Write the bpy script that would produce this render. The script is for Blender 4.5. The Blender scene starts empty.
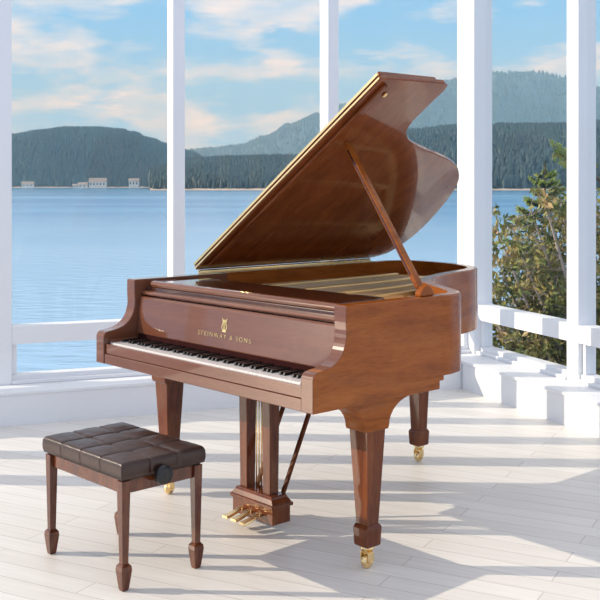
import bpy, math, random
from mathutils import Vector, Matrix, noise
random.seed(7)
D=bpy.data; scn=bpy.context.scene; COL=scn.collection
R=math.radians; PI=math.pi
F=1040.0; H=1.49          # focal length in pixels of the 600 px frame, eye height

# ------------------------------------------------------------------ materials
def newmat(name):
    m=D.materials.new(name); m.use_nodes=True
    nt=m.node_tree; b=nt.nodes['Principled BSDF']
    return m,nt,b
def plain(name,col,rough=.5,metal=0,coat=0,spec=.5,ior=None,bump=None,var=0,vscale=8):
    m,nt,b=newmat(name)
    b.inputs['Base Color'].default_value=(*col,1); b.inputs['Roughness'].default_value=rough
    b.inputs['Metallic'].default_value=metal; b.inputs['Coat Weight'].default_value=coat
    b.inputs['Coat Roughness'].default_value=.04
    b.inputs['Specular IOR Level'].default_value=spec
    if ior: b.inputs['IOR'].default_value=ior
    tc=nt.nodes.new('ShaderNodeTexCoord')
    if var:
        n=nt.nodes.new('ShaderNodeTexNoise'); n.inputs['Scale'].default_value=vscale; n.inputs['Detail'].default_value=4
        nt.links.new(tc.outputs['Object'],n.inputs['Vector'])
        r=nt.nodes.new('ShaderNodeValToRGB')
        r.color_ramp.elements[0].position=.3; r.color_ramp.elements[1].position=.7
        r.color_ramp.elements[0].color=(*[c*(1-var) for c in col],1); r.color_ramp.elements[1].color=(*[min(1,c*(1+var)) for c in col],1)
        nt.links.new(n.outputs['Fac'],r.inputs['Fac']); nt.links.new(r.outputs['Color'],b.inputs['Base Color'])
    if bump:
        n=nt.nodes.new('ShaderNodeTexNoise'); n.inputs['Scale'].default_value=bump[0]; n.inputs['Detail'].default_value=3
        nt.links.new(tc.outputs['Object'],n.inputs['Vector'])
        bp=nt.nodes.new('ShaderNodeBump'); bp.inputs['Strength'].default_value=bump[1]; bp.inputs['Distance'].default_value=.002
        nt.links.new(n.outputs['Fac'],bp.inputs['Height']); nt.links.new(bp.outputs['Normal'],b.inputs['Normal'])
    return m
def wood(name,c0,c1,c2,rot=(0,0,0),scale=(1,1,1),rough=.22,coat=1.0):
    m,nt,b=newmat(name)
    N=nt.nodes.new; L=nt.links.new
    tc=N('ShaderNodeTexCoord'); mp=N('ShaderNodeMapping')
    mp.inputs['Rotation'].default_value=rot; mp.inputs['Scale'].default_value=scale
    L(tc.outputs['Object'],mp.inputs['Vector'])
    n1=N('ShaderNodeTexNoise'); n1.inputs['Scale'].default_value=3; n1.inputs['Detail'].default_value=5; n1.inputs['Roughness'].default_value=.6; n1.inputs['Distortion'].default_value=.6
    n2=N('ShaderNodeTexNoise'); n2.inputs['Scale'].default_value=22; n2.inputs['Detail'].default_value=4
    L(mp.outputs['Vector'],n1.inputs['Vector']); L(mp.outputs['Vector'],n2.inputs['Vector'])
    mx=N('ShaderNodeMix'); mx.data_type='FLOAT'; mx.inputs[0].default_value=.35
    L(n1.outputs['Fac'],mx.inputs[2]); L(n2.outputs['Fac'],mx.inputs[3])
    r=N('ShaderNodeValToRGB'); e=r.color_ramp.elements
    e[0].position=.36; e[0].color=(*c0,1); e[1].position=.66; e[1].color=(*c2,1)
    k=e.new(.5); k.color=(*c1,1)
    L(mx.outputs[0],r.inputs['Fac']); L(r.outputs['Color'],b.inputs['Base Color'])
    b.inputs['Roughness'].default_value=rough; b.inputs['Coat Weight'].default_value=coat
    b.inputs['Coat Roughness'].default_value=.03; b.inputs['Coat IOR'].default_value=1.5; b.inputs['Specular IOR Level'].default_value=.12
    return m
M={}
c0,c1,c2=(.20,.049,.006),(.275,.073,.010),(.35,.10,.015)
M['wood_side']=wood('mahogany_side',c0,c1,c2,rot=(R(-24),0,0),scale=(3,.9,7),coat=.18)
M['wood_x']=wood('mahogany_along_keys',(.13,.045,.023),(.15,.053,.027),(.175,.063,.033),scale=(.8,3,7))  # pinkish base colour holds some of the front's reflected light
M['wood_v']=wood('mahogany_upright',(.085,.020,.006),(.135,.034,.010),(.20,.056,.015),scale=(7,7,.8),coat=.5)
M['wood_lid']=wood('mahogany_lid',(.15,.034,.008),(.195,.048,.012),(.25,.066,.018),scale=(1.0,3.6,4),rot=(0,0,R(20)),coat=.55)
M['wood_dark']=wood('mahogany_dark',(.035,.010,.006),(.055,.016,.009),(.085,.026,.013),scale=(1,4,6))
M['wood_matt']=wood('mahogany_satin',(.07,.018,.006),(.11,.028,.009),(.15,.042,.012),scale=(7,7,1),rough=.5,coat=0)
M['bench_wood']=wood('bench_mahogany',(.06,.013,.005),(.105,.025,.008),(.17,.045,.013),scale=(6,6,1))
M['brass']=plain('polished_brass',(.90,.66,.33),rough=.26,metal=1)
M['gold_plate']=plain('gold_bronze_plate',(.78,.53,.22),rough=.36,metal=.35,var=.12,vscale=5)
M['gold_letter']=plain('gold_lettering',(.85,.68,.33),rough=.35,metal=.6)
M['soundboard']=wood('spruce_soundboard',(.42,.24,.09),(.52,.31,.13),(.6,.38,.17),scale=(14,1,1),rough=.3,coat=.6)
M['ivory']=plain('white_key_plastic',(.83,.80,.78),rough=.15,coat=.4)
M['ebony']=plain('black_key',(.012,.010,.010),rough=.22,coat=.4)
M['felt_red']=plain('red_felt',(.03,.006,.006),rough=.95,spec=.1)
M['damper']=plain('black_damper_wood',(.015,.013,.012),rough=.35)
M['felt']=plain('white_damper_felt',(.7,.68,.62),rough=.95)
M['steel']=plain('string_steel',(.80,.62,.40),rough=.4,metal=.6)
M['rubber']=plain('black_knob',(.012,.011,.011),rough=.3)
M['leather']=plain('dark_brown_leather',(.040,.017,.011),rough=.34,spec=.5,bump=(160,.25),var=.15,vscale=9)
M['white']=plain('white_paint',(.83,.84,.86),rough=.45,var=.015,vscale=2)
M['bark']=plain('bark',(.16,.10,.065),rough=.9,bump=(30,.6),var=.3)
M['twig']=plain('grey_twig',(.42,.34,.30),rough=.9)
def leafmat(name,cols,sc):
    m,nt,b=newmat(name); N=nt.nodes.new; L=nt.links.new
    tc=N('ShaderNodeTexCoord'); n=N('ShaderNodeTexNoise'); n.inputs['Scale'].default_value=sc; n.inputs['Detail'].default_value=2
    L(tc.outputs['Object'],n.inputs['Vector']); r=N('ShaderNodeValToRGB'); e=r.color_ramp.elements
    e[0].position=.3; e[0].color=(*cols[0],1); e[1].position=.72; e[1].color=(*cols[-1],1)
    for i,c in enumerate(cols[1:-1]):
        k=e.new(.3+.42*(i+1)/(len(cols)-1)); k.color=(*c,1)
    L(n.outputs['Fac'],r.inputs['Fac']); L(r.outputs['Color'],b.inputs['Base Color'])
    b.inputs['Roughness'].default_value=.55
    return m
M['leaf']=leafmat('olive_brown_leaves',[(.06,.08,.015),(.17,.19,.035),(.34,.27,.07),(.42,.27,.12)],5)
M['needle_dark']=leafmat('dark_needles',[(.012,.03,.015),(.03,.06,.02),(.06,.10,.03)],6)
M['needle_tip']=leafmat('fresh_yellow_green_tips',[(.25,.36,.05),(.42,.52,.10),(.55,.45,.16)],9)
M['forest']=leafmat('hazy_forest_green',[(.016,.050,.058),(.024,.066,.075),(.036,.088,.092)],.01)  # green shifted to blue: distance haze mixed into the tree colour
M['hill_ground']=leafmat('hazy_wooded_ground',[(.018,.05,.045),(.035,.08,.065)],.01)  # same haze tint put into the ground between the trees
M['mountain']=leafmat('hazy_mountain_slope',[(.02,.075,.115),(.03,.10,.145)],.003)  # blue of the far air painted into the slope, besides the haze volume
M['shore']=plain('pale_rocky_shore',(.50,.42,.34),rough=.9,var=.3,vscale=.05)
M['house_wall']=plain('pale_house_wall',(.90,.84,.76),rough=.8)
M['house_roof']=plain('brown_house_roof',(.38,.33,.30),rough=.8)
M['house_glass']=plain('dark_window_glass',(.06,.08,.10),rough=.1)
M['soil']=plain('grassy_bank',(.10,.11,.05),rough=.95,var=.3,vscale=1)

# glass: clear thin pane
m=D.materials.new('clear_window_glass'); m.use_nodes=True; nt=m.node_tree; nt.nodes.clear()
o=nt.nodes.new('ShaderNodeOutputMaterial'); mx=nt.nodes.new('ShaderNodeMixShader'); tr=nt.nodes.new('ShaderNodeBsdfTransparent'); gl=nt.nodes.new('ShaderNodeBsdfGlossy')
gl.inputs['Roughness'].default_value=0; mx.inputs[0].default_value=.012; tr.inputs[0].default_value=(.985,.99,.99,1)
nt.links.new(tr.outputs[0],mx.inputs[1]); nt.links.new(gl.outputs[0],mx.inputs[2]); nt.links.new(mx.outputs[0],o.inputs[0])
M['glass']=m
# floor planks
m,nt,b=newmat('pale_plank_floor'); N=nt.nodes.new; L=nt.links.new
tc=N('ShaderNodeTexCoord'); mp=N('ShaderNodeMapping'); mp.inputs['Rotation'].default_value=(0,0,R(49.4))
L(tc.outputs['Object'],mp.inputs['Vector'])
br=N('ShaderNodeTexBrick'); br.inputs['Scale'].default_value=1; br.inputs['Brick Width'].default_value=1.5; br.inputs['Row Height'].default_value=.115
br.inputs['Mortar Size'].default_value=.0022; br.inputs['Mortar Smooth'].default_value=.3; br.offset=.37; br.offset_frequency=2
br.inputs['Color1'].default_value=(.74,.71,.665,1); br.inputs['Color2'].default_value=(.80,.775,.735,1); br.inputs['Mortar'].default_value=(.50,.47,.43,1)
L(mp.outputs['Vector'],br.inputs['Vector'])
mp2=N('ShaderNodeMapping'); mp2.inputs['Scale'].default_value=(1.2,22,1); L(mp.outputs['Vector'],mp2.inputs['Vector'])
n=N('ShaderNodeTexNoise'); n.inputs['Scale'].default_value=2.2; n.inputs['Detail'].default_value=5; L(mp2.outputs['Vector'],n.inputs['Vector'])
mr=N('ShaderNodeMapRange'); mr.inputs['From Min'].default_value=.3; mr.inputs['From Max'].default_value=.7; mr.inputs['To Min'].default_value=.93; mr.inputs['To Max'].default_value=1.03
L(n.outputs['Fac'],mr.inputs['Value'])
mm=N('ShaderNodeMix'); mm.data_type='RGBA'; mm.blend_type='MULTIPLY'; mm.inputs[0].default_value=1
L(br.outputs['Color'],mm.inputs[6]); L(mr.outputs['Result'],mm.inputs[7]); L(mm.outputs[2],b.inputs['Base Color'])
b.inputs['Roughness'].default_value=.42; b.inputs['Specular IOR Level'].default_value=.35
M['floor']=m
# lake
m,nt,b=newmat('lake_water'); N=nt.nodes.new; L=nt.links.new
tc=N('ShaderNodeTexCoord')
def streak(sx,sy,sc,det):
    mp=N('ShaderNodeMapping'); mp.inputs['Scale'].default_value=(sx,sy,1); L(tc.outputs['Object'],mp.inputs['Vector'])
    n=N('ShaderNodeTexNoise'); n.inputs['Scale'].default_value=sc; n.inputs['Detail'].default_value=det; L(mp.outputs['Vector'],n.inputs['Vector']); return n
a=streak(.25,1.0,.012,4)
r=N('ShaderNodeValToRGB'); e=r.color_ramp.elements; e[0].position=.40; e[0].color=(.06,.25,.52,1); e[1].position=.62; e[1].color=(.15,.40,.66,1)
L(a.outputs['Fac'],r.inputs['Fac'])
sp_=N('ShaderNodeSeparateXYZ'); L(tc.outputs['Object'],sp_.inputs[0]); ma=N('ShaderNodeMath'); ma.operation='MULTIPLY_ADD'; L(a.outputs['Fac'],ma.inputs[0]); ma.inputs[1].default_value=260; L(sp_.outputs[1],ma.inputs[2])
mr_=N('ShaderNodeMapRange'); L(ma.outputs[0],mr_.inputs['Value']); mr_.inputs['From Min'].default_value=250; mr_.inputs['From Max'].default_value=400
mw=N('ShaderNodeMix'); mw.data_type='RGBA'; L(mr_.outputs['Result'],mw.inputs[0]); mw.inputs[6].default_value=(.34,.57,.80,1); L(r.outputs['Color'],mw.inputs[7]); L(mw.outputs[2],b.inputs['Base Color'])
w=streak(.5,1,.9,5); bp=N('ShaderNodeBump'); bp.inputs['Strength'].default_value=.4; bp.inputs['Distance'].default_value=.4
L(w.outputs['Fac'],bp.inputs['Height']); L(bp.outputs['Normal'],b.inputs['Normal'])
b.inputs['Roughness'].default_value=.18; b.inputs['IOR'].default_value=1.33
M['water']=m

# ------------------------------------------------------------------ mesh helpers
class MB:
    def __init__(s): s.v=[]; s.f=[]; s.sm=[]
    def add(s,vs,fs,smooth=False):
        n=len(s.v); s.v+= [tuple(p) for p in vs]
        for f in fs: s.f.append(tuple(n+i for i in f)); s.sm.append(smooth)
        return s
    def box(s,x0,x1,y0,y1,z0,z1):
        return s.add([(x,y,z) for z in(z0,z1) for y in(y0,y1) for x in(x0,x1)],
            [(0,2,3,1),(4,5,7,6),(0,1,5,4),(1,3,7,5),(3,2,6,7),(2,0,4,6)])
    def taper(s,cx,cy,secs):     # stack of square sections (z, halfx, halfy)
        vs=[]
        for z,hx,hy in secs: vs+=[(cx-hx,cy-hy,z),(cx+hx,cy-hy,z),(cx+hx,cy+hy,z),(cx-hx,cy+hy,z)]
        fs=[(3,2,1,0)]; n=len(secs)
        for k in range(n-1):
            for i in range(4): j=(i+1)%4; fs.append((4*k+i,4*k+j,4*k+4+j,4*k+4+i))
        fs.append(tuple(4*(n-1)+i for i in range(4)))
        return s.add(vs,fs)
    def prism(s,pts,axis,a0,a1,smooth=False): # polygon (p,q) extruded along axis
        def mk(p,q,a): return {'x':(a,p,q),'y':(p,a,q),'z':(p,q,a)}[axis]
        n=len(pts); vs=[mk(p,q,a0) for p,q in pts]+[mk(p,q,a1) for p,q in pts]
        s.add(vs,[tuple(reversed(range(n))),tuple(range(n,2*n))])
        b=len(s.v)-2*n
        for i in range(n):
            j=(i+1)%n; s.f.append((b+i,b+j,b+n+j,b+n+i)); s.sm.append(smooth)
        return s
    def tube(s,p0,p1,r0,r1=None,n=10,caps=True):
        r1=r0 if r1 is None else r1
        p0=Vector(p0);p1=Vector(p1);d=(p1-p0).normalized()
        a=d.orthogonal().normalized(); b=d.cross(a)
        vs=[p0+(a*math.cos(t)+b*math.sin(t))*r0 for t in [2*PI*i/n for i in range(n)]]+[p1+(a*math.cos(t)+b*math.sin(t))*r1 for t in [2*PI*i/n for i in range(n)]]
        s.add(vs,[(i,(i+1)%n,n+(i+1)%n,n+i) for i in range(n)],True)
        if caps:
            c=len(s.v)-2*n; s.f+= [tuple(c+i for i in reversed(range(n))),tuple(c+n+i for i in range(n))]; s.sm+=[False,False]
        return s
    def bar(s,p0,p1,w,h,up=(0,0,1)):
        p0=Vector(p0);p1=Vector(p1);d=(p1-p0).normalized();a=d.cross(Vector(up)).normalized();b=a.cross(d)
        vs=[]
        for p in(p0,p1):
            for i,j in((-1,-1),(1,-1),(1,1),(-1,1)): vs.append(p+a*w/2*i+b*h/2*j)
        return s.add(vs,[(3,2,1,0),(4,5,6,7),(0,1,5,4),(1,2,6,5),(2,3,7,6),(3,0,4,7)])
    def lathe(s,prof,c=(0,0,0),axis='z',n=20):
        vs=[];k=len(prof)
        for i in range(n):
            t=2*PI*i/n
            for r,z in prof:
                p=(r*math.cos(t),r*math.sin(t),z)
                if axis=='x': p=(p[2],p[0],p[1])
                if axis=='y': p=(p[0],p[2],p[1])
                vs.append((c[0]+p[0],c[1]+p[1],c[2]+p[2]))
        fs=[(i*k+j,((i+1)%n)*k+j,((i+1)%n)*k+j+1,i*k+j+1) for i in range(n) for j in range(k-1)]
        return s.add(vs,fs,True)
    def build(s,name,mat,parent=None,bevel=0,seg=2,fix=True):
        me=D.meshes.new(name); me.from_pydata(s.v,[],s.f); me.update()
        me.polygons.foreach_set('use_smooth',s.sm)
        if fix:
            import bmesh
            bm=bmesh.new(); bm.from_mesh(me); bmesh.ops.recalc_face_normals(bm,faces=bm.faces); bm.to_mesh(me); bm.free()
        me.materials.append(M[mat] if isinstance(mat,str) else mat)
        o=D.objects.new(name,me); COL.objects.link(o)
        if parent: o.parent=parent
        if bevel:
            md=o.modifiers.new('bevel','BEVEL'); md.width=bevel; md.segments=seg; md.limit_method='ANGLE'; md.angle_limit=R(40); md.harden_normals=False
        return o
def empty(name,loc=(0,0,0),rz=0,label=None,cat=None,group=None):
    o=D.objects.new(name,None); COL.objects.link(o); o.location=loc; o.rotation_euler=(0,0,rz); o.empty_display_size=.1
    return tag(o,label,cat,group)
def tag(o,label=None,cat=None,group=None,kind=None):
    if label: o['label']=label
    if cat: o['category']=cat
    if group: o['group']=group
    if kind: o['kind']=kind
    return o
def struct(o): o['kind']='structure'; return o
def dup(o,loc,parent):
    c=o.copy(); COL.objects.link(c); c.parent=parent; c.location=loc; return c
def spline(pts,n=8,closed=False):
    out=[];N=len(pts)
    for i in range(N-1 if not closed else N):
        g=lambda k: pts[k%N] if closed else pts[max(0,min(N-1,k))]
        p0,p1,p2,p3=g(i-1),g(i),g(i+1),g(i+2)
        for j in range(n):
            t=j/n
            out.append(tuple(.5*((2*b)+(-a+c)*t+(2*a-5*b+4*c-d)*t*t+(-a+3*b-3*c+d)*t**3) for a,b,c,d in zip(p0,p1,p2,p3)))
    if not closed: out.append(tuple(pts[-1]))
    return out
def inset(pts,d,closed=False): # inward offset; outline runs with interior on the left
    out=[];n=len(pts)
    for i in range(n):
        a=Vector(pts[max(0,i-1)] if not closed else pts[i-1]); b=Vector(pts[min(n-1,i+1)] if not closed else pts[(i+1)%n])
        t=(b-a).normalized(); out.append((pts[i][0]-t.y*d,pts[i][1]+t.x*d))
    return out

# ------------------------------------------------------------------ camera, world, sun
cam=D.cameras.new('camera'); co=D.objects.new('camera',cam); COL.objects.link(co); scn.camera=co
co.location=(0,0,H); co.rotation_euler=(R(90),0,0); cam.sensor_width=36; cam.lens=36*F/600; cam.shift_y=-117/600; cam.clip_end=20000; cam.clip_start=.05
scn.view_settings.view_transform='Standard'; scn.view_settings.look='None'; scn.view_settings.gamma=1; scn.view_settings.use_curve_mapping=False
scn.view_settings.exposure=0
sl=D.lights.new('sun','SUN'); sl.energy=4.3; sl.angle=R(.27); sl.color=(1,.87,.69)
so=D.objects.new('sun',sl); COL.objects.link(so)
sd=Vector((1,-.055,-.43)).normalized(); so.rotation_euler=sd.to_track_quat('-Z','Y').to_euler(); so.location=(-20,5,12)

w=D.worlds.new('sky'); scn.world=w; w.use_nodes=True; nt=w.node_tree; nt.nodes.clear(); N=nt.nodes.new; L=nt.links.new
tc=N('ShaderNodeTexCoord'); sep=N('ShaderNodeSeparateXYZ'); L(tc.outputs['Generated'],sep.inputs[0])
def mth(op,a,b=None,clamp=False):
    n=N('ShaderNodeMath'); n.operation=op; n.use_clamp=clamp
    for i,x in enumerate((a,b)):
        if x is None: continue
        if isinstance(x,(int,float)): n.inputs[i].default_value=x
        else: L(x,n.inputs[i])
    return n.outputs[0]
grad=N('ShaderNodeValToRGB'); e=grad.color_ramp.elements
e[0].position=0; e[0].color=(.48,.74,1.12,1); e[1].position=1; e[1].color=(.66,.72,.82,1)
k=e.new(.05); k.color=(.33,.63,1.08,1)
k=e.new(.16); k.color=(.25,.57,1.0,1); k=e.new(.4); k.color=(.62,.72,.86,1)
L(mth('MAXIMUM',sep.outputs[2],0),grad.inputs['Fac'])
mp=N('ShaderNodeMapping'); mp.inputs['Scale'].default_value=(1,1,3.2); mp.inputs['Location'].default_value=(.36,.2,.15); L(tc.outputs['Generated'],mp.inputs['Vector'])
n1=N('ShaderNodeTexNoise'); n1.inputs['Scale'].default_value=7.5; n1.inputs['Detail'].default_value=9; n1.inputs['Roughness'].default_value=.55; L(mp.outputs['Vector'],n1.inputs['Vector'])
thr=mth('SUBTRACT',n1.outputs['Fac'],.468); hi=mth('MULTIPLY',mth('MAXIMUM',mth('SUBTRACT',sep.outputs[2],.22),0),.8)
fac=mth('MULTIPLY',mth('ADD',thr,hi),9.0,True)
n2=N('ShaderNodeTexNoise'); n2.inputs['Scale'].default_value=16; n2.inputs['Detail'].default_value=5; L(mp.outputs['Vector'],n2.inputs['Vector'])
cr=N('ShaderNodeValToRGB'); e=cr.color_ramp.elements; e[0].position=.35; e[0].color=(.60,.74,.95,1); e[1].position=.65; e[1].color=(1.05,.95,.93,1)
L(n2.outputs['Fac'],cr.inputs['Fac'])
mix=N('ShaderNodeMix'); mix.data_type='RGBA'; L(mth('MULTIPLY',fac,.85),mix.inputs[0]); L(grad.outputs['Color'],mix.inputs[6]); L(cr.outputs['Color'],mix.inputs[7])
bg=N('ShaderNodeBackground'); L(mix.outputs[2],bg.inputs['Color']); bg.inputs['Strength'].default_value=1.06
wo=N('ShaderNodeOutputWorld'); L(bg.outputs[0],wo.inputs['Surface'])

# ------------------------------------------------------------------ room
ang=math.atan2(.368,.93)            # back wall turned against the view
P0=Vector((1.17,7.54))              # inner foot of the corner
U=Vector((.93,.368)).normalized(); V=Vector((-.368,.93)).normalized()  # along the back wall / away through the back wall
room_rot=ang
def room(o): o.location=(P0.x,P0.y,0); o.rotation_euler=(0,0,room_rot); return o
# room coordinates: x along U (corner at 0, room at x<0), y along V (room at y<0)
LEN=7.35; SIDE=9.0
mb=MB().box(-LEN,.55,-SIDE,.55,-.15,0)
struct(room(mb.build('floor','floor')))
mb=MB().prism([(0,-.1),(0,.185),(-.012,.19),(-.012,.208),(.52,.208),(.52,-.1)],'x',-LEN,.52)
struct(room(mb.build('wall_back','white',bevel=.004)))
mb=MB().prism([(0,-.1),(0,.185),(-.012,.19),(-.012,.208),(.52,.208),(.52,-.1)],'y',-SIDE,-.013)
struct(room(mb.build('wall_right','white',bevel=.004)))
TOP=4.3; WP=.32; PITCH=1.205
ti=0
def post(name,x0,x1,y0,y1):
    struct(room(MB().box(x0,x1,y0,y1,.208,TOP).build(name,'white',bevel=.004)))
post('trim_1',WP-.10,WP+.06,WP-.13,WP+.12)    # corner post
NB=6; NR=6; BX=[0]+[1.205+1.135*k for k in range(12)]; PR_=1.285
for i in range(1,NB+1):
    x=WP-.02-BX[i]; post('trim_%d'%(i+1),x-.042,x+.042,WP-.078,WP+.078)
for i in range(1,NR+1):
    y=WP-.01-PR_*i; post('trim_%d'%(NB+i+1),WP-.07,WP+.07,y-.062,y+.062)
struct(room(MB().box(-LEN+.6,WP+.1,WP-.1,WP+.1,TOP,TOP+.22).build('trim_%d'%(NB+NR+2),'white')))
struct(room(MB().box(WP-.1,WP+.1,-SIDE,WP-.1,TOP,TOP+.22).build('trim_%d'%(NB+NR+3),'white')))
def win(n,a0,a1,wall):
    g=MB(); t=.045
    def B(p0,p1,q0,q1,z0,z1):
        if wall=='b': g.box(p0,p1,q0,q1,z0,z1)
        else: g.box(q0,q1,p0,p1,z0,z1)
    B(a0,a1,WP-.07,WP+.05,.462,.577)      # rail
    B(a0,a1,WP-.05,WP+.05,.209,.262)      # bottom frame
    B(a0,a1,WP-.085,WP-.05,.209,.232)
    B(a0,a0+.035,WP-.04,WP+.04,.262,.462); B(a1-.035,a1,WP-.04,WP+.04,.262,.462)
    o=struct(room(g.build('window_%d'%n,'white',bevel=.003)))
    for nm,z0,z1,e in(('lower_pane',.25,.47,.02),('upper_pane',.57,TOP+.01,-.005)):
        p=MB()
        if wall=='b': p.box(a0+e,a1-e,WP-.003,WP+.003,z0,z1)
        else: p.box(WP-.003,WP+.003,a0+e,a1-e,z0,z1)
        p.build(nm,'glass',o)
n=0
for i in range(NB):
    n+=1; xr=WP-.02-BX[i]-.042 if i else WP-.10; xl=WP-.02-BX[i+1]+.042; win(n,xl,xr,'b')
for i in range(NR):
    n+=1; yr=WP-.01-PR_*i-.062 if i else WP-.13; yl=WP-.01-PR_*(i+1)+.062; win(n,yl,yr,'r')

# ------------------------------------------------------------------ grand piano
PI_O=(-.9374,4.7812,0); PR=math.atan2(-.743,.669)
piano=empty('grand_piano',PI_O,PR,'glossy mahogany grand piano with its lid propped open, standing on brass casters in the sunroom','piano')
Z0,ZK,ZR,ZT=.667,.735,.72,1.04
# cheeks/arms
prof=[(0,Z0),(0,.79),(.006,.803),(.02,.812),(.055,.817),(.09,.826),(.122,.842),(.147,.868),(.161,.90),(.167,.935),(.165,.98),(.165,1.035),(.170,ZT),(.715,ZT),(.715,Z0)]
prof=spline(prof[1:11],3)+[(.165,1.035),(.170,ZT),(.715,ZT),(.715,.70),(.69,.70),(.69,Z0),(0,Z0)]
for xa,xb in((1.405,1.47),(0,.065)):
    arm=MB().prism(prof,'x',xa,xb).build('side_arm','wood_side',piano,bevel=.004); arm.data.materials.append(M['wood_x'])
    for p in arm.data.polygons:      # pinker wood paints reflected light onto the front edge and left arm
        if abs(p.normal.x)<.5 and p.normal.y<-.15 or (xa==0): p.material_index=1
# rim, bent around the tail
RO=[(1.47,.70),(1.469,.77),(1.43,.87),(1.31,.96),(1.15,1.06),(1.02,1.16),(.93,1.28),(.855,1.45),(.80,1.63),(.76,1.78),(.70,1.90),(.60,1.985),(.45,2.05),(.23,2.075),(.08,2.04),(.012,1.94),(0,1.80),(0,1.2),(0,.70)]
ro=spline(RO,7); ri=inset(ro,.052); n_=len(ro)
g=MB(); vs=[]
for a,b in zip(ro,ri):
    vs+=[(a[0],a[1],ZR),(a[0],a[1],ZT-.006),(a[0]+(b[0]-a[0])*.12,a[1]+(b[1]-a[1])*.12,ZT),(b[0],b[1],ZT),(b[0],b[1],ZR)]
fs=[]
for i in range(n_-1):
    for j in range(5):
        k=(j+1)%5; fs.append((5*i+j,5*(i+1)+j,5*(i+1)+k,5*i+k))
g.add(vs,fs,True); g.add([vs[i] for i in range(5)],[(0,1,2,3,4)]); g.add([vs[-5+i] for i in range(5)],[(4,3,2,1,0)])
rim=g.build('rim','wood_side',piano); 
md=rim.modifiers.new('edge','EDGE_SPLIT'); md.split_angle=R(40)
# key bed, slip, key blocks
MB().box(.066,1.404,.004,.69,Z0,.712).build('key_bed','wood_x',piano,bevel=.003)
MB().box(.066,1.404,.010,.028,.7125,.757).build('key_slip','wood_x',piano,bevel=.003)
for x0,x1 in((.066,.075),(1.371,1.404)): MB().box(x0,x1,.030,.178,.713,.775).build('key_block','wood_x',piano,bevel=.005)
KX0,KX1=.076,1.370; pit=(KX1-KX0)/52
wk=MB().box(0,pit-.0011,0,.15,-.02,0).build('white_key','ivory',piano,bevel=.0012); wk.location=(KX0,.031,.762)
for i in range(1,52): dup(wk,(KX0+pit*i,.031,.762),piano)
bk=MB().taper(0,.05,[(0,.0058,.05),(.012,.0042,.046)]).build('black_key','ebony',piano,bevel=.001)
first=True
for i in range(51):
    if (i%7) in (0,2,3,5,6) :     # A,C,D,F,G have sharps (keyboard starts on A)
        loc=(KX0+pit*(i+1)-.0005,.079,.7625)
        if first: bk.location=loc; first=False
        else: dup(bk,loc,piano)
MB().box(.078,1.368,.1815,.19,.745,.795).build('key_felt','felt_red',piano)
# fallboard (leaning back a little)
fb=MB().prism([(.176,.792),(.190,.785),(.215,.785),(.222,.96),(.200,.963),(.191,.955)],'x',.067,1.403).build('fallboard','wood_x',piano,bevel=.004)
# lettering on the fallboard
def text_mesh(s,size,parent,loc,rot,name):
    cu=D.curves.new(name,'FONT'); cu.body=s; cu.size=size; cu.extrude=.0006; cu.offset=-.0007; cu.align_x='CENTER'; cu.space_character=1.35
    t=D.objects.new('tmp',cu); COL.objects.link(t); dg=bpy.context.evaluated_depsgraph_get(); dg.update()
    me=D.meshes.new_from_object(t.evaluated_get(dg)); D.objects.remove(t); D.curves.remove(cu)
    me.materials.clear(); me.materials.append(M['gold_letter'])
    o=D.objects.new(name,me); COL.objects.link(o); o.parent=parent; o.location=loc; o.rotation_euler=rot; return o
slope=math.atan2(.015,.163)
def fby(z): return .176+(z-.792)*.015/.163-.0012
t=text_mesh('STEINWAY & SONS',.0275,fb,(.722,fby(.836),.836),(R(90)-slope,0,0),'lettering')
w_=max(v.co.x for v in t.data.vertices)-min(v.co.x for v in t.data.vertices); sx=.36/w_; t.scale=(sx,1,1)
g=MB() # lyre emblem
cx,cz=.722,.870
for s in(-1,1):
    pts=spline([(cx+s*.004,cz),(cx+s*.013,cz+.006),(cx+s*.016,cz+.018),(cx+s*.010,cz+.032),(cx+s*.012,cz+.044),(cx+s*.017,cz+.050)],4)
    for a,b in zip(pts,pts[1:]): g.bar((a[0],fby(a[1]),a[1]),(b[0],fby(b[1]),b[1]),.0035,.001,up=(0,1,0))
for k in(-1,0,1): g.bar((cx+k*.005,fby(cz),cz),(cx+k*.005,fby(cz+.046),cz+.046),.0018,.001,up=(0,1,0))
g.bar((cx-.013,fby(cz+.040),cz+.040),(cx+.013,fby(cz+.040),cz+.040),.003,.001,up=(0,1,0))
g.bar((cx-.014,fby(cz-.004),cz-.004),(cx+.014,fby(cz-.004),cz-.004),.004,.001,up=(0,1,0))
g.bar((cx,fby(cz-.004),cz-.004),(cx,fby(cz+.004),cz+.004),.010,.001,up=(0,1,0))
g.build('lyre_emblem','gold_letter',fb)
# rails behind the fallboard
MB().box(.066,1.404,.226,.246,.78,1.0035).build('nameboard_rail','wood_dark',piano,bevel=.003)
MB().prism([(.205,.968),(.200,.976),(.205,.986),(.225,.990),(.225,.968)],'x',.068,1.402).build('nameboard_cap','wood_x',piano,bevel=.002)
# music desk folded flat
md_=MB().box(.15,1.32,.252,.53,1.012,1.030).build('music_desk','wood_dark',piano,bevel=.004)
MB().prism([(.232,1.004),(.228,1.018),(.236,1.030),(.252,1.034),(.252,1.004)],'x',.10,1.37).build('desk_ledge','wood_x',md_,bevel=.003)
for x0 in(.075,1.335):
    s_=MB().box(x0,x0+.06,.26,.56,.985,1.004).build('desk_slide','wood_dark',piano,bevel=.003)
    MB().box(x0+.02,x0+.04,.27,.37,1.005,1.03).build('slide_block','wood_x',s_,bevel=.003)
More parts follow.
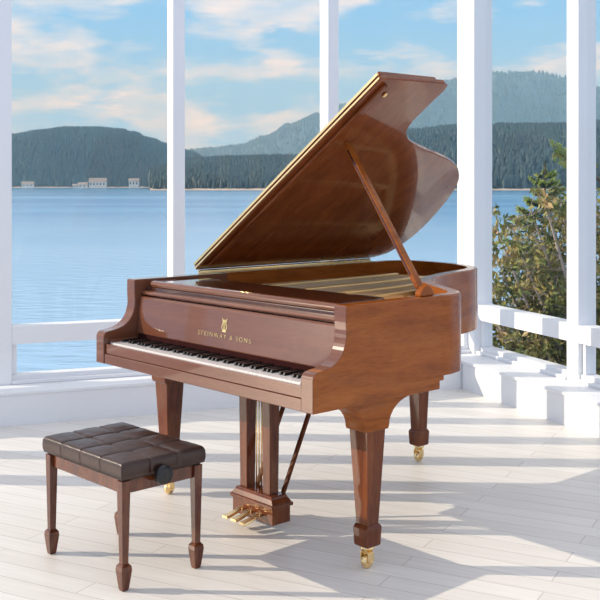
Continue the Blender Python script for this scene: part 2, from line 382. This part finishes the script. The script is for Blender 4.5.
# soundboard and plate
inn=[p for p in inset(ro,.055)]
sb=[(1.40,.32)]+[(min(p[0],1.40),p[1]) for p in inn]+[(.068,.32)]
sbp=[(max(.056,x),y) for x,y in sb]
MB().prism(sbp,'z',.84,.85).build('soundboard','soundboard',piano)
MB().box(.068,1.402,.262,.69,.713,.742).build('action_floor','wood_dark',piano)
g=MB()
def cl(p): return (min(max(p[0],.06),1.40),p[1])
o1=[cl(p) for p in inset(ro,.062)]; o2=[(p[0],p[1]) for p in inset(ro,.15)]
o1=[(1.40,.55)]+[p for p in o1]+[(.07,.55)]; o2=[(1.30,.55)]+[(min(p[0],1.30),p[1]) for p in o2]+[(.16,.55)]
vs=[];k_=len(o1)
for a,b in zip(o1,o2): vs+=[(a[0],a[1],.925),(a[0],a[1],.945),((a[0]+b[0])/2,(a[1]+b[1])/2,.963),(b[0],b[1],.948),(b[0],b[1],.925)]
fs=[]
for i in range(k_-1):
    for j in range(5): fs.append((5*i+j,5*(i+1)+j,5*(i+1)+(j+1)%5,5*i+(j+1)%5))
g.add(vs,fs,True)
g.prism([(.068,.34),(1.402,.34),(1.402,.60),(1.2,.64),(.8,.62),(.4,.62),(.068,.60)],'z',.935,.962)
plate=g.build('cast_iron_plate','gold_plate',piano,bevel=.004)
def plate_far(x): # far end of the plate at key position x
    c=[p for p in inset(ro,.13) if p[1]>.9]
    return max((p[1] for p in c if abs(p[0]-x)<.06),default=.95)
for x0,x1,ye in((.20,.16,1.86),(.46,.40,1.90),(.72,.62,1.80),(.98,.84,1.28),(1.20,1.14,.97)):
    g=MB(); g.prism([(x0-.016,.60),(x0+.016,.60),(x1+.016,ye),(x1-.016,ye)],'z',.958,.980); g.build('plate_strut','gold_plate',plate,bevel=.006)
    MB().lathe([(0,.992),(.010,.992),(.014,.988),(.016,.978)],c=(x0+.0,.66,0)).build('plate_bolt','brass',plate)
g=MB()
for i in range(86):
    x0=.09+i*(1.28/85); x1=x0-.16*(x0/1.4); ye=min(1.85,plate_far(max(.12,min(1.3,x1)))-.05)
    if ye<.75: ye=.8
    g.bar((x0,.42,.972),(x1,ye,.968),.0018,.0018)
g.build('strings','steel',piano)['kind']='stuff'
g=MB()
for i in range(88):
    for j in range(2): g.tube((.10+i*.0147,.38+j*.07+.01*(i%3),.962),(.10+i*.0147,.38+j*.07+.01*(i%3),.985),.003,n=5)
g.build('tuning_pins','steel',piano)['kind']='stuff'
dm=MB().box(-.0045,.0045,0,.05,.02,.036).build('damper','damper',piano,bevel=.001)
MB().box(-.004,.004,.002,.048,.0,.02).build('damper_felt','felt',dm)
dm.location=(.1,.60,.974)
df=dm.children[0]
for i in range(1,66):
    x=.10+i*.0168
    if min(abs(x-q) for q in(.20,.46,.72,.98,1.195))<.024: continue
    c=dup(dm,(x,.60+.04*(x/1.3),.974),piano); f2=df.copy(); COL.objects.link(f2); f2.parent=c
# bridge on the soundboard
bp_=spline([(1.28,.78),(1.0,.92),(.80,1.15),(.66,1.45),(.45,1.70),(.2,1.78)],8); g=MB()
for a,b in zip(bp_,bp_[1:]): g.bar((a[0],a[1],.905),(b[0],b[1],.905),.035,.11)
g.build('string_bridge','wood_dark',piano)
# under braces
for a,b in(((.12,.78),(.60,1.85)),((1.3,.78),(.55,1.85)),((.7,.70),(.5,1.9))): MB().bar((a[0],a[1],.79),(b[0],b[1],.79),.06,.09).build('under_brace','wood_dark',piano)
MB().box(.053,1.416,.70,.76,.735,.835).build('belly_rail','wood_dark',piano)

# lid
TH=R(34); lid_o=[(0.0,.57),(1.53,.57),(1.537,.63),(1.54,.96),(1.528,.99),(1.49,1.0)]
curve=spline([(1.49,1.0),(1.36,1.0),(1.25,1.008),(1.185,1.04),(1.12,1.125),(1.06,1.28),(1.015,1.43),(.97,1.56),(.91,1.68),(.80,1.80),(.65,1.88),(.50,1.93),(.33,1.965),(.17,1.965),(.05,1.92),(0,1.82)],6)
lid_o=lid_o[:-1]+curve
lid=MB().prism(lid_o,'z',.004,.026).build('lid','wood_lid',piano,bevel=.004)
lid.location=(-.004,0,1.054); lid.rotation_euler=(0,-TH,0)
MB().box(.0,1.53,.578,.93,.0275,.046).build('front_flap','wood_lid',lid,bevel=.003)
MB().box(.005,1.525,.5645,.5695,.009,.0165).build('brass_hinge_strip','brass',lid)
MB().box(.005,1.525,.566,.5775,.0275,.039).build('brass_hinge_strip','brass',lid)
MB().box(.06,1.50,.605,.63,-.012,.0035).build('lid_batten','wood_lid',lid,bevel=.004)
MB().box(1.43,1.455,.655,.67,-.008,.0035).build('prop_plate','brass',lid,bevel=.002)
g=MB().tube((-.002,.59,1.048),(-.002,1.80,1.048),.010,n=12)
for k in range(12): 
    y=.59+k*.1008; g.tube((-.002,y,1.048),(-.002,y+.004,1.048),.0112,n=12)
g.box(.0,.022,.59,1.80,1.041,1.044)
g.build('spine_hinge','brass',piano)
# lid prop
def lidpoint(X,Y,off=0): return (-.004+X*math.cos(TH)-off*math.sin(TH),Y,1.058+X*math.sin(TH)+off*math.cos(TH))
base=Vector((1.43,.635,1.045)); 
# top: where the ray through (347,142) meets the lid
ux=(.669,-.743); uy=(.743,.669); r_=((347-300)/F,1,-(142-183)/F)
dX=r_[0]*ux[0]+r_[1]*ux[1]; dY=r_[0]*uy[0]+r_[1]*uy[1]; oX=.9374*ux[0]-4.7812*ux[1]; oY=.9374*uy[0]-4.7812*uy[1]
s_=-((H-1.058)*math.cos(TH)-(oX+.004)*math.sin(TH))/(r_[2]*math.cos(TH)-dX*math.sin(TH))
top=Vector((oX+s_*dX,oY+s_*dY,H+s_*r_[2]-.006))
d_=(top-base); g=MB().bar(base+d_.normalized()*.03,top,.022,.034,up=(0,1,0))
pr_=g.build('lid_prop','wood_side',piano,bevel=.005)
g=MB().bar(base+d_*.12+Vector((.0,-.0175,0)),top-d_*.05+Vector((.0,-.0175,0)),.008,.003,up=(0,1,0)); g.build('prop_groove','wood_dark',pr_)
MB().prism([(.60,1.040),(.60,1.055),(.62,1.075),(.645,1.085),(.665,1.075),(.68,1.055),(.68,1.040)],'x',1.415,1.447).build('prop_socket','wood_side',piano,bevel=.004)

# legs
def caster(parent,x,y):
    g=MB()
    g.lathe([(0,.088),(.029,.088),(.031,.080),(.022,.074),(.018,.062),(0,.060)],c=(x,y,0),n=18)
    for s in(-1,1): g.prism([(y-.016,.066),(y+.012,.066),(y+.014,.035),(y+.004,.018),(y-.010,.020),(y-.018,.034)],'x',x+s*.020-.0035,x+s*.020+.0035)
    g.box(x-.0165,x+.0165,y-.014,y+.012,.060,.067)
    c=g.build('caster_fork','brass',parent,bevel=.0015)
    g=MB(); g.lathe([(0,-.014),(.020,-.014),(.0255,-.009),(.027,0),(.0255,.009),(.020,.014),(0,.014)],c=(x,y-.002,.0275),axis='x',n=24)
    g.tube((x-.027,y-.002,.0275),(x+.027,y-.002,.0275),.005)
    g.build('caster_wheel','brass',parent)
def piano_leg(x,y,zt,arch):
    g=MB(); g.taper(x,y,[(.172,.031,.031),(zt,.050,.050)])
    g.taper(x,y,[(.088,.033,.033),(.094,.037,.037),(.160,.040,.040),(.170,.036,.036),(.174,.032,.032)])
    leg=g.build('leg','wood_v',piano,bevel=.003); caster(leg,x,y)
    if arch:
        a=[(-.215,.6665),(-.215,.655),(-.19,.652)]+[(-.19+.125*(1-math.cos(t)),.652-.10*math.sin(t)) for t in[R(10*k) for k in range(1,9)]]
        a=[(-.215,.6665),(-.215,.652)]+[(-.205+.14*math.sin(R(90*k/8)),.552+.10*math.cos(R(90*k/8))) for k in range(0,9)]
        a+=[(-.06,.540),(.06,.540)]+[(-p,q) for p,q in reversed(a[2:])]+[(.215,.652),(.215,.6665)]
        MB().prism([(y+p,q) for p,q in a],'x',x-.056,x+.056).build('leg_bracket','wood_side' if x>1 else 'wood_v',piano,bevel=.003)
    else: MB().box(x-.075,x+.075,y-.075,y+.075,zt-.004,.745).build('leg_bracket','wood_side',piano,bevel=.004)
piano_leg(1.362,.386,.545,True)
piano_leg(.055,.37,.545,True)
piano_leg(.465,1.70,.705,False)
# pedal lyre
ly=MB(); ly.box(.555,.828,.36,.46,.035,.105); ly.box(.546,.837,.350,.470,.105,.120)
ly.taper(.6915,.41,[(.120,.143,.055),(.140,.125,.045),(.152,.120,.042)])
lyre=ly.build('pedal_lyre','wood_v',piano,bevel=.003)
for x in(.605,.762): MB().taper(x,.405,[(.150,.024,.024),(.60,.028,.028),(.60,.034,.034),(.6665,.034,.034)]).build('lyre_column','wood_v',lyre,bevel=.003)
for x in(.667,.684,.701): MB().tube((x,.405,.15),(x,.405,.666),.0032,n=8).build('pedal_rod','brass',lyre)
for x in(.635,.695,.755):
    g=MB(); pts=spline([(.362,.068),(.335,.072),(.31,.062),(.275,.055),(.252,.052)],4)
    ws=[.010,.012,.015,.019,.020]
    vs=[];k=len(pts)
    for i,(y,z) in enumerate(pts):
        t=i/(k-1)*4; a=int(min(3,t)); ww=ws[a]+(ws[a+1]-ws[a])*(t-a)
        vs+=[(x-ww,y,z-.006),(x+ww,y,z-.006),(x+ww*.85,y,z+.005),(x-ww*.85,y,z+.005)]
    fs=[(0,1,2,3)]+[(4*i+j,4*i+4+j,4*i+4+(j+1)%4,4*i+(j+1)%4) for i in range(k-1) for j in range(4)]+[tuple(4*(k-1)+j for j in(3,2,1,0))]
    g.add(vs,fs); g.tube((x-.014,.345,.07),(x+.014,.345,.07),.009,n=12)
    g.build('pedal','brass',lyre,bevel=.002)
for x in(.605,.78): MB().bar((x,.455,.135),(x-.01,.74,.715),.016,.016).build('lyre_brace','wood_matt',lyre,bevel=.002)

# ------------------------------------------------------------------ bench
bench=empty('piano_bench',(-.701,4.1065,0),math.atan2(-.73,.68),'small dark wooden piano bench with tufted brown leather seat in front of the keyboard','bench')
HX,HY=.26,.165
for sx in(-1,1):
    for sy in(-1,1):
        g=MB(); g.taper(sx*HX,sy*HY,[(.092,.0125,.0125),(.30,.0165,.0165),(.402,.0185,.0185)])
        g.taper(sx*HX,sy*HY,[(0,.0125,.0125),(.012,.015,.015),(.075,.0225,.0225),(.090,.021,.021),(.100,.0135,.0135)])
        g.build('leg','bench_wood',bench,bevel=.0025)
ap=MB()
for s in(-1,1):
    ap.box(-HX+.0186,HX-.0186,s*(HY+.004)-.010*(1+s)+.0,s*(HY+.004)+.010*(1-s),.352,.401)
    ap.box(s*(HX+.004)-.010*(1+s),s*(HX+.004)+.010*(1-s),-HY+.0186,HY-.0186,.352,.401)
ap.build('apron','bench_wood',bench,bevel=.002)
MB().box(-.272,.272,-.177,.177,.4025,.409).build('seat_board','rubber',bench,bevel=.002)
# tufted cushion: 4 x 3 panels
NX,NY=112,84; A,B=.284,.188
def ztop(u,v):
    fx=abs(math.sin(PI*u*4)); fy=abs(math.sin(PI*v*3))
    crease=min(fx**.5,1)*.35+.65 if 0 else 0
    ex=min(1,fx*4); ey=min(1,fy*4)
    edge=1
    z=.472-.006*(1-ex)**2*(0 if u<.05 or u>.95 else 1)-.006*(1-ey)**2*(0 if v<.06 or v>.94 else 1)+.006*fx*fy
    du=min(abs(u-k/4) for k in(1,2,3))*.58; dv=min(abs(v-k/3) for k in(1,2))*.39
    z-=.011*math.exp(-(du*du+dv*dv)/(2*.010**2))
    bx=min(u,1-u)/.018; by=min(v,1-v)/.027
    if bx<1: z-=.005*(1-bx)**2
    if by<1: z-=.005*(1-by)**2
    z+=.0012*noise.noise(Vector((u*17,v*13,1)))
    return z
g=MB(); vs=[];fs=[]
for j in range(NY+1):
    for i in range(NX+1):
        u,v=i/NX,j/NY; vs.append((-A+2*A*u,-B+2*B*v,ztop(u,v)))
for j in range(NY):
    for i in range(NX): a=j*(NX+1)+i; fs.append((a,a+1,a+NX+2,a+NX+1))
# perimeter walls
per=[(i,0) for i in range(NX)]+[(NX,j) for j in range(NY)]+[(i,NY) for i in range(NX,0,-1)]+[(0,j) for j in range(NY,0,-1)]
rows=[]; levels=[(.93,.002),(.6,.0035),(.3,.003),(.0,-.001)]
base_i=[j*(NX+1)+i for i,j in per]; prev=base_i
for lv,bul in levels:
    cur=[]
    for i,j in per:
        u,v=i/NX,j/NY; x,y,z=vs[j*(NX+1)+i]; zb=.4095; z2=zb+(z-zb)*lv
        seam=0
        if j in(0,NY) : seam=max(0,1-min(abs(u-k/4) for k in(1,2,3))*.58/.010)
        elif i in(0,NX): seam=max(0,1-min(abs(v-k/3) for k in(1,2))*.39/.010)
        bb=bul-.004*seam*(1 if lv>0 else 0)
        nx=(-1 if i==0 else 1 if i==NX else 0); ny=(-1 if j==0 else 1 if j==NY else 0)
        cur.append(len(vs)); vs.append((x+nx*bb,y+ny*bb,z2))
    m_=len(per)
    for k in range(m_): fs.append((prev[k],cur[k],cur[(k+1)%m_],prev[(k+1)%m_]))
    prev=cur
fs.append(tuple(reversed(prev)))
g.add(vs,fs,True); cu=g.build('seat_cushion','leather',bench)
for i in(1,2,3):
    for j in(1,2):
        MB().lathe([(0,.004),(.005,.0035),(.0085,.001),(.009,-.003)],c=(-A+2*A*i/4,-B+2*B*j/3,ztop(i/4,j/3)+.001),n=14).build('button','leather',cu)
kn=MB(); kn.lathe([(0,.274),(.010,.274),(.011,.278),(.012,.290),(.033,.291),(.036,.295),(.036,.314),(.032,.320),(.012,.321),(0,.319)],c=(0,-.02,.405),axis='x',n=28)
kn.build('height_knob','rubber',bench)

# ------------------------------------------------------------------ outside
WZ=-6.5
g=MB(); g.add([(-9000,16,WZ),(9000,16,WZ),(9000,12000,WZ),(-9000,12000,WZ)],[(0,1,2,3)])
tag(struct(g.build('lake','water')))
g=MB(); nx_,ny_=40,14; vs=[];fs=[]
for j in range(ny_+1):
    for i in range(nx_+1):
        a=-14+i*.75; b=.6+j*1.3; p=P0+U*a+V*b
        z=-.9-.42*b+.15*noise.noise(Vector((p.x*.4,p.y*.4,0))); vs.append((p.x,p.y,max(z,WZ-1.2)))
for j in range(ny_):
    for i in range(nx_): a=j*(nx_+1)+i; fs.append((a,a+1,a+nx_+2,a+nx_+1))
g.add(vs,fs,True); struct(g.build('ground_bank','soil'))
g=MB(); vs=[];fs=[]
for j in range(15):
    for i in range(10):
        p=P0+U*(.6+i*1.4)+V*(.6-j*.8); z=-.9-.25*i; vs.append((p.x,p.y,z))
for j in range(14):
    for i in range(9): a=j*10+i; fs.append((a,a+1,a+11,a+10))
g.add(vs,fs,True); struct(g.build('ground_side','soil'))

def px(x,y,d): return Vector(((x-300)/F*d,d,H-(y-183)/F*d))
def ridge(name,prof,d,depth,mat,shore_y,jag,label,cat,trees,th,seed):
    """hill: silhouette given at distance d; slope comes forward to the shore and falls behind"""
    rnd=random.Random(seed)
    xs=[p[0] for p in prof]; nX=120; x0,x1=xs[0],xs[-1]
    def prof_y(x):
        for (a,b),(c,e) in zip(prof,prof[1:]):
            if a<=x<=c: t=(x-a)/(c-a); t=t*t*(3-2*t); return b+(e-b)*t
        return prof[-1][1]
    def gy(x,t):     # t 0 shore .. 1 ridge .. 1.6 behind
        top=px(x,prof_y(x),d); sd=(H-WZ)*F/(shore_y-183)
        X=(x-300)/F
        if t<=1:
            dd=sd+(d-sd)*t; z=WZ+(top.z-WZ)*math.sin(t*PI/2)**.85
        else: dd=d+(t-1)*(d-sd)*1.2; z=WZ+(top.z-WZ)*math.cos((t-1)/.8*PI/2)
        n_=noise.noise(Vector((X*d/120,dd/120,seed)))*.06*(top.z-WZ)*min(1,t*2)
        return Vector((X*dd,dd,z+(n_ if 0.05<t<.93 else 0)))
    g=MB(); vs=[];fs=[]; ts=[0,.04,.1,.2,.3,.4,.5,.6,.7,.8,.9,1,1.15,1.35,1.6]
    for t in ts:
        for i in range(nX+1): vs.append(gy(x0+(x1-x0)*i/nX,t)-Vector((0,0,jag*.5 if t>0.02 else 1)))
    for j in range(len(ts)-1):
        for i in range(nX): a=j*(nX+1)+i; fs.append((a,a+1,a+nX+2,a+nX+1))
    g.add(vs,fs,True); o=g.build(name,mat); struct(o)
    if trees:
        g=MB()
        for k in range(trees):
            x=rnd.uniform(x0,x1); t=1 if k%5==0 else rnd.uniform(0.02,1.05); p=gy(x,t)
            h=th*rnd.uniform(.6,1.25); r=h*rnd.uniform(.20,.30); n=5
            vs=[(p.x+r*math.cos(2*PI*i/n+k),p.y+r*math.sin(2*PI*i/n+k),p.z-h*.25) for i in range(n)]
            vm=[(p.x+r*.62*math.cos(2*PI*i/n+k),p.y+r*.62*math.sin(2*PI*i/n+k),p.z+h*.30) for i in range(n)]
            g.add(vs+vm+[(p.x,p.y,p.z+h*.8)],[(i,(i+1)%n,n+(i+1)%n,n+i) for i in range(n)]+[(n+i,n+(i+1)%n,2*n) for i in range(n)],True)
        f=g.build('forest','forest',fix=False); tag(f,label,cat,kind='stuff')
    return gy
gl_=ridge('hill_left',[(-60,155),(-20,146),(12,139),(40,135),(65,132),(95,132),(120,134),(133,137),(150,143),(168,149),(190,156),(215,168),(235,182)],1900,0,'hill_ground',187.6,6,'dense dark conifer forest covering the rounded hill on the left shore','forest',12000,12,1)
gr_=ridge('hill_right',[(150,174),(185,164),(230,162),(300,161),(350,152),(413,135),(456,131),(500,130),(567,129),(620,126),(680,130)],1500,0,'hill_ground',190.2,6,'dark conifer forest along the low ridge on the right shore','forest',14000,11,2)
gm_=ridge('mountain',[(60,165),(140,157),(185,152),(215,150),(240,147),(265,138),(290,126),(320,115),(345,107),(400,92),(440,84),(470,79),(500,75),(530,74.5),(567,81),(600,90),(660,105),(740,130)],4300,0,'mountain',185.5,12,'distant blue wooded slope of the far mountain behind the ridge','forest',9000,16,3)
# shoreline strips
for nm,x0,x1,sy,seed in(('shore_left',-60,237,187.6,1),('shore_right',150,680,190.2,2)):
    g=MB(); sd=(H-WZ)*F/(sy-183); vs=[];n=120
    for i in range(n+1):
        x=x0+(x1-x0)*i/n; X=(x-300)/F; h=1.2+1.0*noise.noise(Vector((x*.13,seed,0)))
        vs+=[(X*(sd-14),sd-14,WZ-.3),(X*(sd-3),sd-3,WZ+h),(X*(sd+25),sd+25,WZ+h+1.5)]
    g.add(vs,[(3*i+j,3*i+3+j,3*i+4+j,3*i+1+j) for i in range(n) for j in(0,1)],True); struct(g.build(nm,'shore'))
# houses on the far shores
def house(x,y,d,w,h,dp,label,group=None,rz=0):
    p=px(x,y,d); e=empty('lake_house',(p.x,p.y,p.z),rz,label,'house',group)
    MB().box(-w/2,w/2,-dp/2,dp/2,-3,h).build('wall','house_wall',e)
    MB().prism([(-dp/2-1,h),(0,h+w*.22+1),(dp/2+1,h)],'x',-w/2-1,w/2+1).build('roof','house_roof',e)
    k=max(2,int(w/5))
    for i in range(k): MB().box(-w/2+(i+.3)*w/k,-w/2+(i+.7)*w/k,-dp/2-.2,-dp/2,h*.35,h*.75).build('window','house_glass',e)
house(98,186.5,1660,26,7,12,'large pale house on the left shore, biggest building below the wooded hill')
house(83,187.3,1600,13,4,9,'low pale house on the left shore, just left of the biggest one')
house(76,187.6,1640,9,3,7,'tiny pale boathouse at the tip of the left shore point')
house(134,186,1660,15,8,9,'pale house at the right end of the left shore among trees')
house(28,186.4,1660,18,3,8,'low pale building near the left window post on the shore')
house(498,175,1300,6,4,6,'tiny white house up in the forest, nearer the corner post')
house(521,174,1300,4,3,5,'tiny white house up in the forest, nearer the green tree')
house(530,189,1190,9,3,6,'small pale cottage at the waterline on the right shore')

# leafy tree outside the right windows
rnd=random.Random(11)
def leafquad(g,p,s):
    n=Vector((rnd.gauss(0,1),rnd.gauss(0,1),rnd.gauss(0,.7)+.4)).normalized(); a=n.orthogonal().normalized(); a.rotate(Matrix.Rotation(rnd.uniform(0,6.28),3,n)); b=n.cross(a)
    l=s*rnd.uniform(.7,1.3); w=l*.42
    g.add([p-a*l*.5,p-b*w*.5+a*l*.05+n*l*.06,p+a*l*.5,p+b*w*.5+a*l*.05+n*l*.06],[(0,1,2),(0,2,3)])
def outside_tree(base,limbs,leafn,ls,spread,name,label,cat,mat):
    e=empty(name,base,0,label,cat); B=Vector(base)
    tr=MB(); fo=MB()
    for path in limbs:
        pts=spline([tuple(Vector(p)-B) for p in path],5); k=len(pts)
        for i in range(k-1):
            r0=.035*(1-i/k)+.004; r1=.035*(1-(i+1)/k)+.004
            tr.tube(pts[i],pts[i+1],r0,r1,n=6,caps=False)
        for i in range(leafn):
            t=rnd.random()**.75; q=.25+.75*t; ii=min(k-2,int(q*(k-1))); a=Vector(pts[ii]); b=Vector(pts[ii+1])
            c=a.lerp(b,rnd.random())
            if i%12==0:
                tip=c+Vector((rnd.gauss(0,spread),rnd.gauss(0,spread),rnd.gauss(.02,spread*.8)))
                tr.tube(c,tip,.004,.002,n=4,caps=False); cl_=tip
            if i%12==0: cc=cl_
            leafquad(fo,cc+Vector((rnd.gauss(0,.045),rnd.gauss(0,.045),rnd.gauss(0,.035))),ls)
    tr.build('branches','twig',e,fix=False); fo.build('foliage',mat,e,fix=False)
    return e
TB=px(575,500,9.4)
limbs=[]
root=Vector((TB.x+.25,TB.y,-1.9))
tg=[(498,262),(492,285),(503,245),(512,224),(520,250),(530,207),(535,235),(546,205),(552,235),(560,195),(565,230),(575,185),(590,190),(600,230),(612,215),
    (500,300),(515,290),(530,275),(545,265),(560,270),(580,260),(600,280),(500,330),(515,335),(530,320),(548,315),(565,330),(580,310),(492,345),(510,352),(530,360),(550,365),(570,370),(590,350),(610,330),(525,345),(545,345),(490,315)]
for x,y in tg:
    d=9.4+rnd.uniform(-.5,.5); p=px(x,y,d); mid=root.lerp(p,.5)+Vector((.12+rnd.uniform(-.1,.1),rnd.uniform(-.15,.15),-.05))
    limbs.append([root,mid,p])
outside_tree(tuple(root),limbs,560,.075,.12,'leafy_tree','bushy olive green and brown tree outside the right windows, below the lake view','tree','leaf')
# young spruce whose tip rises above the bush
sp_base=Vector((px(545,300,11.6).x,11.6,-1.6)); e=empty('young_spruce',tuple(sp_base),0,'young spruce with dark needles and yellow green tips rising above the bushy tree','tree')
tipz=px(543,163,11.6).z; tr=MB(); dk=MB(); tp=MB()
def needles(path,n,l,g,r0=.0):
    for i in range(n):
        t=rnd.random(); c=path[0].lerp(path[1],t); dr=(path[1]-path[0]).normalized()
        s=(dr*.6+Vector((rnd.gauss(0,1),rnd.gauss(0,1),rnd.gauss(0,1))).normalized()).normalized()
        a=s.orthogonal().normalized()*.0045; g.add([c-a,c+a,c+s*l],[(0,1,2)])
hh=tipz-sp_base.z
tr.tube((0,0,0),(0,0,hh),.05,.006,n=8)
z=.9
while z<hh-.04:
    L_=min(.45,(hh-z)*.40+.05)
    for k in range(5):
        a=rnd.uniform(0,6.28); st=Vector((0,0,z)); en=st+Vector((math.cos(a)*L_,math.sin(a)*L_,L_*.45+rnd.uniform(-.03,.05)))
        tr.tube(st,en,.008,.003,n=4,caps=False)
        needles((st,st.lerp(en,.75)),int(150*L_/.4)+20,.035,dk); needles((st.lerp(en,.72),en+(en-st).normalized()*.02),46,.032,tp)
        for q in(.4,.6,.8):
            for sg in(-1,1):
                s0=st.lerp(en,q); sd_=Vector((-math.sin(a),math.cos(a),.3))*sg+Vector((math.cos(a),math.sin(a),.3)); s1=s0+sd_.normalized()*L_*.32*(1.2-q)*1.6
                tr.tube(s0,s1,.004,.002,n=4,caps=False); needles((s0,s0.lerp(s1,.7)),40,.03,dk); needles((s0.lerp(s1,.65),s1),26,.03,tp)
    z+=.11+.03*rnd.random()
needles((Vector((0,0,hh-.25)),Vector((0,0,hh+.02))),160,.035,dk)
tr.build('trunk','bark',e,fix=False); dk.build('needles','needle_dark',e,fix=False); tp.build('fresh_tips','needle_tip',e,fix=False)
# spruce bough reaching in from the right, in front of the sky
bb=Vector((px(640,340,8.0).x,8.0,-1.5)); e=empty('leaning_spruce',tuple(bb),0,'spruce bough with yellow green tips beside the right window post, highest in view','tree')
tr=MB(); dk=MB(); tp=MB()
pts=[Vector((0,0,0)),Vector((.02,0,2.2)),Vector((px(600,180,8).x-bb.x,0,px(600,180,8).z-bb.z)),Vector((px(556,152,8).x-bb.x,0,px(556,152,8).z-bb.z))]
tr.tube(pts[0],pts[1],.05,.03,n=8); tr.tube(pts[1],pts[2],.03,.012,n=6); tr.tube(pts[2],pts[3],.012,.004,n=6)
for i in range(12):
    t=.15+.85*i/11; c=pts[2].lerp(pts[3],t); 
    for sg in(-1,1):
        en=c+Vector((-.03,rnd.uniform(-.05,.05),sg*.07+.02)); tr.tube(c,en,.004,.002,n=4,caps=False); needles((c,en),50,.03,tp if t>.5 else dk)
needles((pts[2],pts[3]),200,.035,dk); needles((pts[2].lerp(pts[3],.7),pts[3]),120,.035,tp)
tr.build('trunk','bark',e,fix=False); dk.build('needles','needle_dark',e,fix=False); tp.build('fresh_tips','needle_tip',e,fix=False)

# thin blue haze over the far part of the lake
m=D.materials.new('distance_haze'); m.use_nodes=True; nt=m.node_tree; nt.nodes.clear()
o=nt.nodes.new('ShaderNodeOutputMaterial'); vs_=nt.nodes.new('ShaderNodeVolumeScatter'); vs_.inputs['Color'].default_value=(.32,.64,1,1); vs_.inputs['Density'].default_value=.00031; vs_.inputs['Anisotropy'].default_value=0
nt.links.new(vs_.outputs[0],o.inputs['Volume'])
hz=MB().box(-1350,1500,700,4700,WZ+.3,455).build('haze',m); tag(hz,'thin blue haze hanging over the far side of the lake','haze',kind='stuff')
